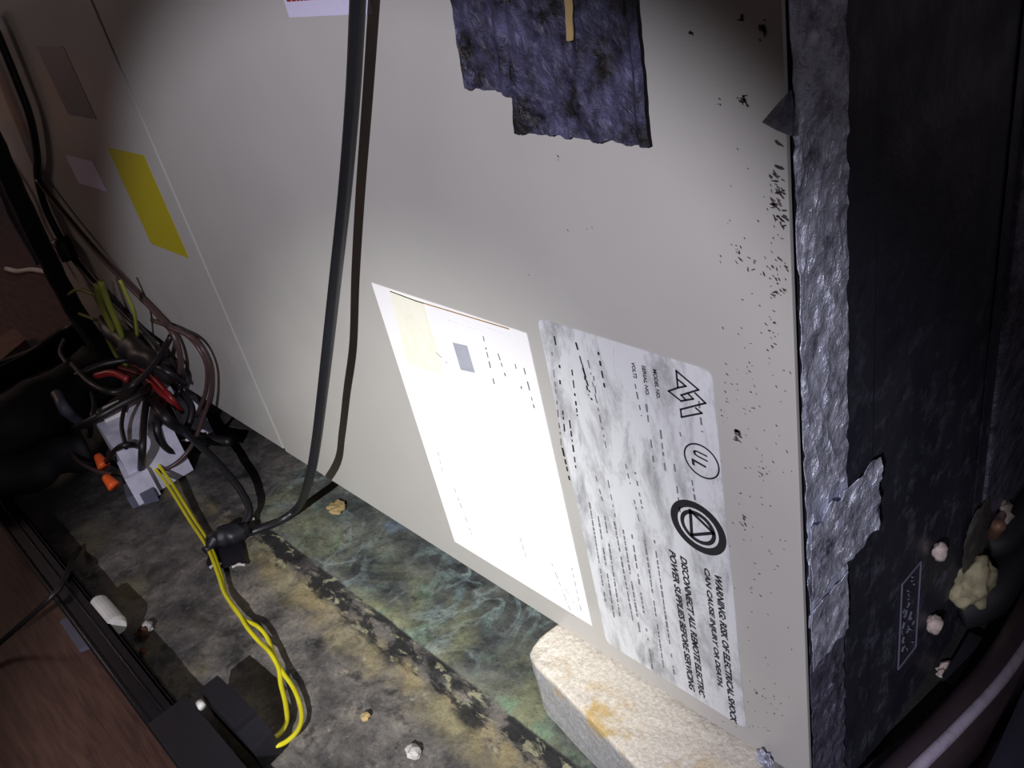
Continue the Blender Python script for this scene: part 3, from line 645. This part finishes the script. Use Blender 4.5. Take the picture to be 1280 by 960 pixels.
for k, pts in enumerate([((121, 356), (128, 385), (140, 410), (152, 440)), ((126, 352), (136, 380), (148, 408), (158, 436)), ((150, 350), (160, 372), (168, 392), (172, 420)), ((118, 368), (98, 362), (84, 372), (92, 388), (120, 400)), ((132, 420), (146, 446), (162, 462), (140, 470))]):
    tube('strand', [F(*p, .03) for p in pts], .0042 if k < 2 else .0025, 'wire_olive', OS, n=8)

# ------------------------------------------------------------------ far left on the deck
q = [P(*p, .02) for p in ((-30, 440), (18, 410), (32, 424), (-14, 462))]
tag(link('lumber_offcut', from_bm(poly_bm(q, Vector((0, 0, -.032)))), 'lumber'), 'red brown lumber offcut lying at the left edge of the deck', 'lumber')
tag(link('white_wire', from_bm(tube_bm([P(8, 336, -.006), P(22, 339, -.004), P(40, 337, -.006), P(58, 340, -.006)], .006, 8)), 'white_plastic', None, True), 'short white wire end on the wood deck behind the pipe', 'wire')
tag(link('grey_cable', from_bm(tube_bm([F(-40, 170, .03), F(0, 235, .03), F(14, 268, .03), F(32, 300, .03), F(50, 330, .03)], .006, 8)), 'blue_grey', None, True), 'pale grey cable behind the black foam sleeved pipe', 'cable')
tag(link('black_cable', from_bm(tube_bm([P(-40, 470, .03), P(10, 452, .03), P(48, 436, .035), P(90, 408, .05), P(120, 404, .07)], .009, 8, wob=.003, ws=40)), 'wire_black', None, True), 'rough black cable on the deck below the lumber offcut', 'cable')

# ------------------------------------------------------------------ right foreground: pipe bundle by the black end
tag(link('refrigerant_line', from_bm(tube_bm([Vector(q) for q in ((.001, .230, .038), (.012, .242, .042), (.0215, .262, .050), (.0225, .30, .056), (.0225, .36, .06))], .0165, 16)), 'black_foam', None, True), 'black foam covered pipe stub leaving the black end through spray foam', 'pipe')
tag(link('refrigerant_line', from_bm(tube_bm([Vector(q) for q in ((.0045, .270, .080), (.014, .282, .083), (.016, .33, .088), (.016, .40, .09))], .011, 14)), 'black_foam', None, True), 'smaller black pipe above the foam covered stub', 'pipe')
def bundle(pts, r, label, mat='brown_foam', **k): return tag(link('insulated_tube', from_bm(tube_bm(pts, r, 18, wob=.0015, ws=30)), mat, None, True), label, 'tube', 'tube bundle beside the black end')
bundle([P(1045, 1015, .016), P(1102, 972, .018), P(1160, 928, .022), P(1213, 880, .026), P(1257, 825, .03), P(1292, 755, .036), P(1315, 700, .04)], .012, 'slim brown black tube nearest the black cabinet end')
bs = [P(1082, 1035, .036), P(1132, 980, .038), P(1190, 922, .042), P(1248, 858, .048), P(1292, 790, .054), P(1328, 714, .060)]
BT = empty('insulated_tube', bs[1]*1, 'brown black tube with a pale printed stripe along its top', 'tube', 'tube bundle beside the black end'); BT.location.z = 0
link('tube_body', from_bm(tube_bm(bs, .019, 18)), 'brown_foam', BT, True)
st = smooth_path([p + Vector((.004, -.001, .0172)) for p in bs], 6)
tag(link('printed_stripe', from_bm(tube_bm(st, lambda t: .0052-.0022*t, 8, 1)), 'stripe', BT, True), label='pale printed stripe')
bundle([P(1190, 1070, .036), P(1238, 1010, .038), P(1288, 935, .042), P(1335, 850, .048)], .019, 'wide dark tube right of the striped tube')
bundle([P(1240, 1065, .08), P(1266, 990, .085), P(1298, 910, .09), P(1338, 825, .095)], .016, 'greyish tube at the lower right edge', 'blue_grey')
tag(link('black_bracket', from_bm(poly_bm([SD(*p, .012) for p in ((1176, 850), (1212, 790), (1252, 800), (1232, 850), (1196, 868))], Vector((.010, 0, 0)))), 'black_plastic'), 'dark flat bracket between the pipe stub and the tubes', 'bracket')
for i, (px, py, r, mat, lab) in enumerate(((1182, 842, .010, 'chalk', 'whitish foam scrap above the tubes beside the dark bracket'), (1178, 872, .013, 'spray_foam', 'cream foam scrap wedged behind the slim tube'), (1152, 908, .007, 'crumb_white', 'small white scrap against the slim tube'))):
    tag(link('foam_scrap', from_bm(blob_bm(SD(px, py, .008), (r*.7, r, r), .35, 1.8, 3, i+20)), mat, None), lab, 'debris')
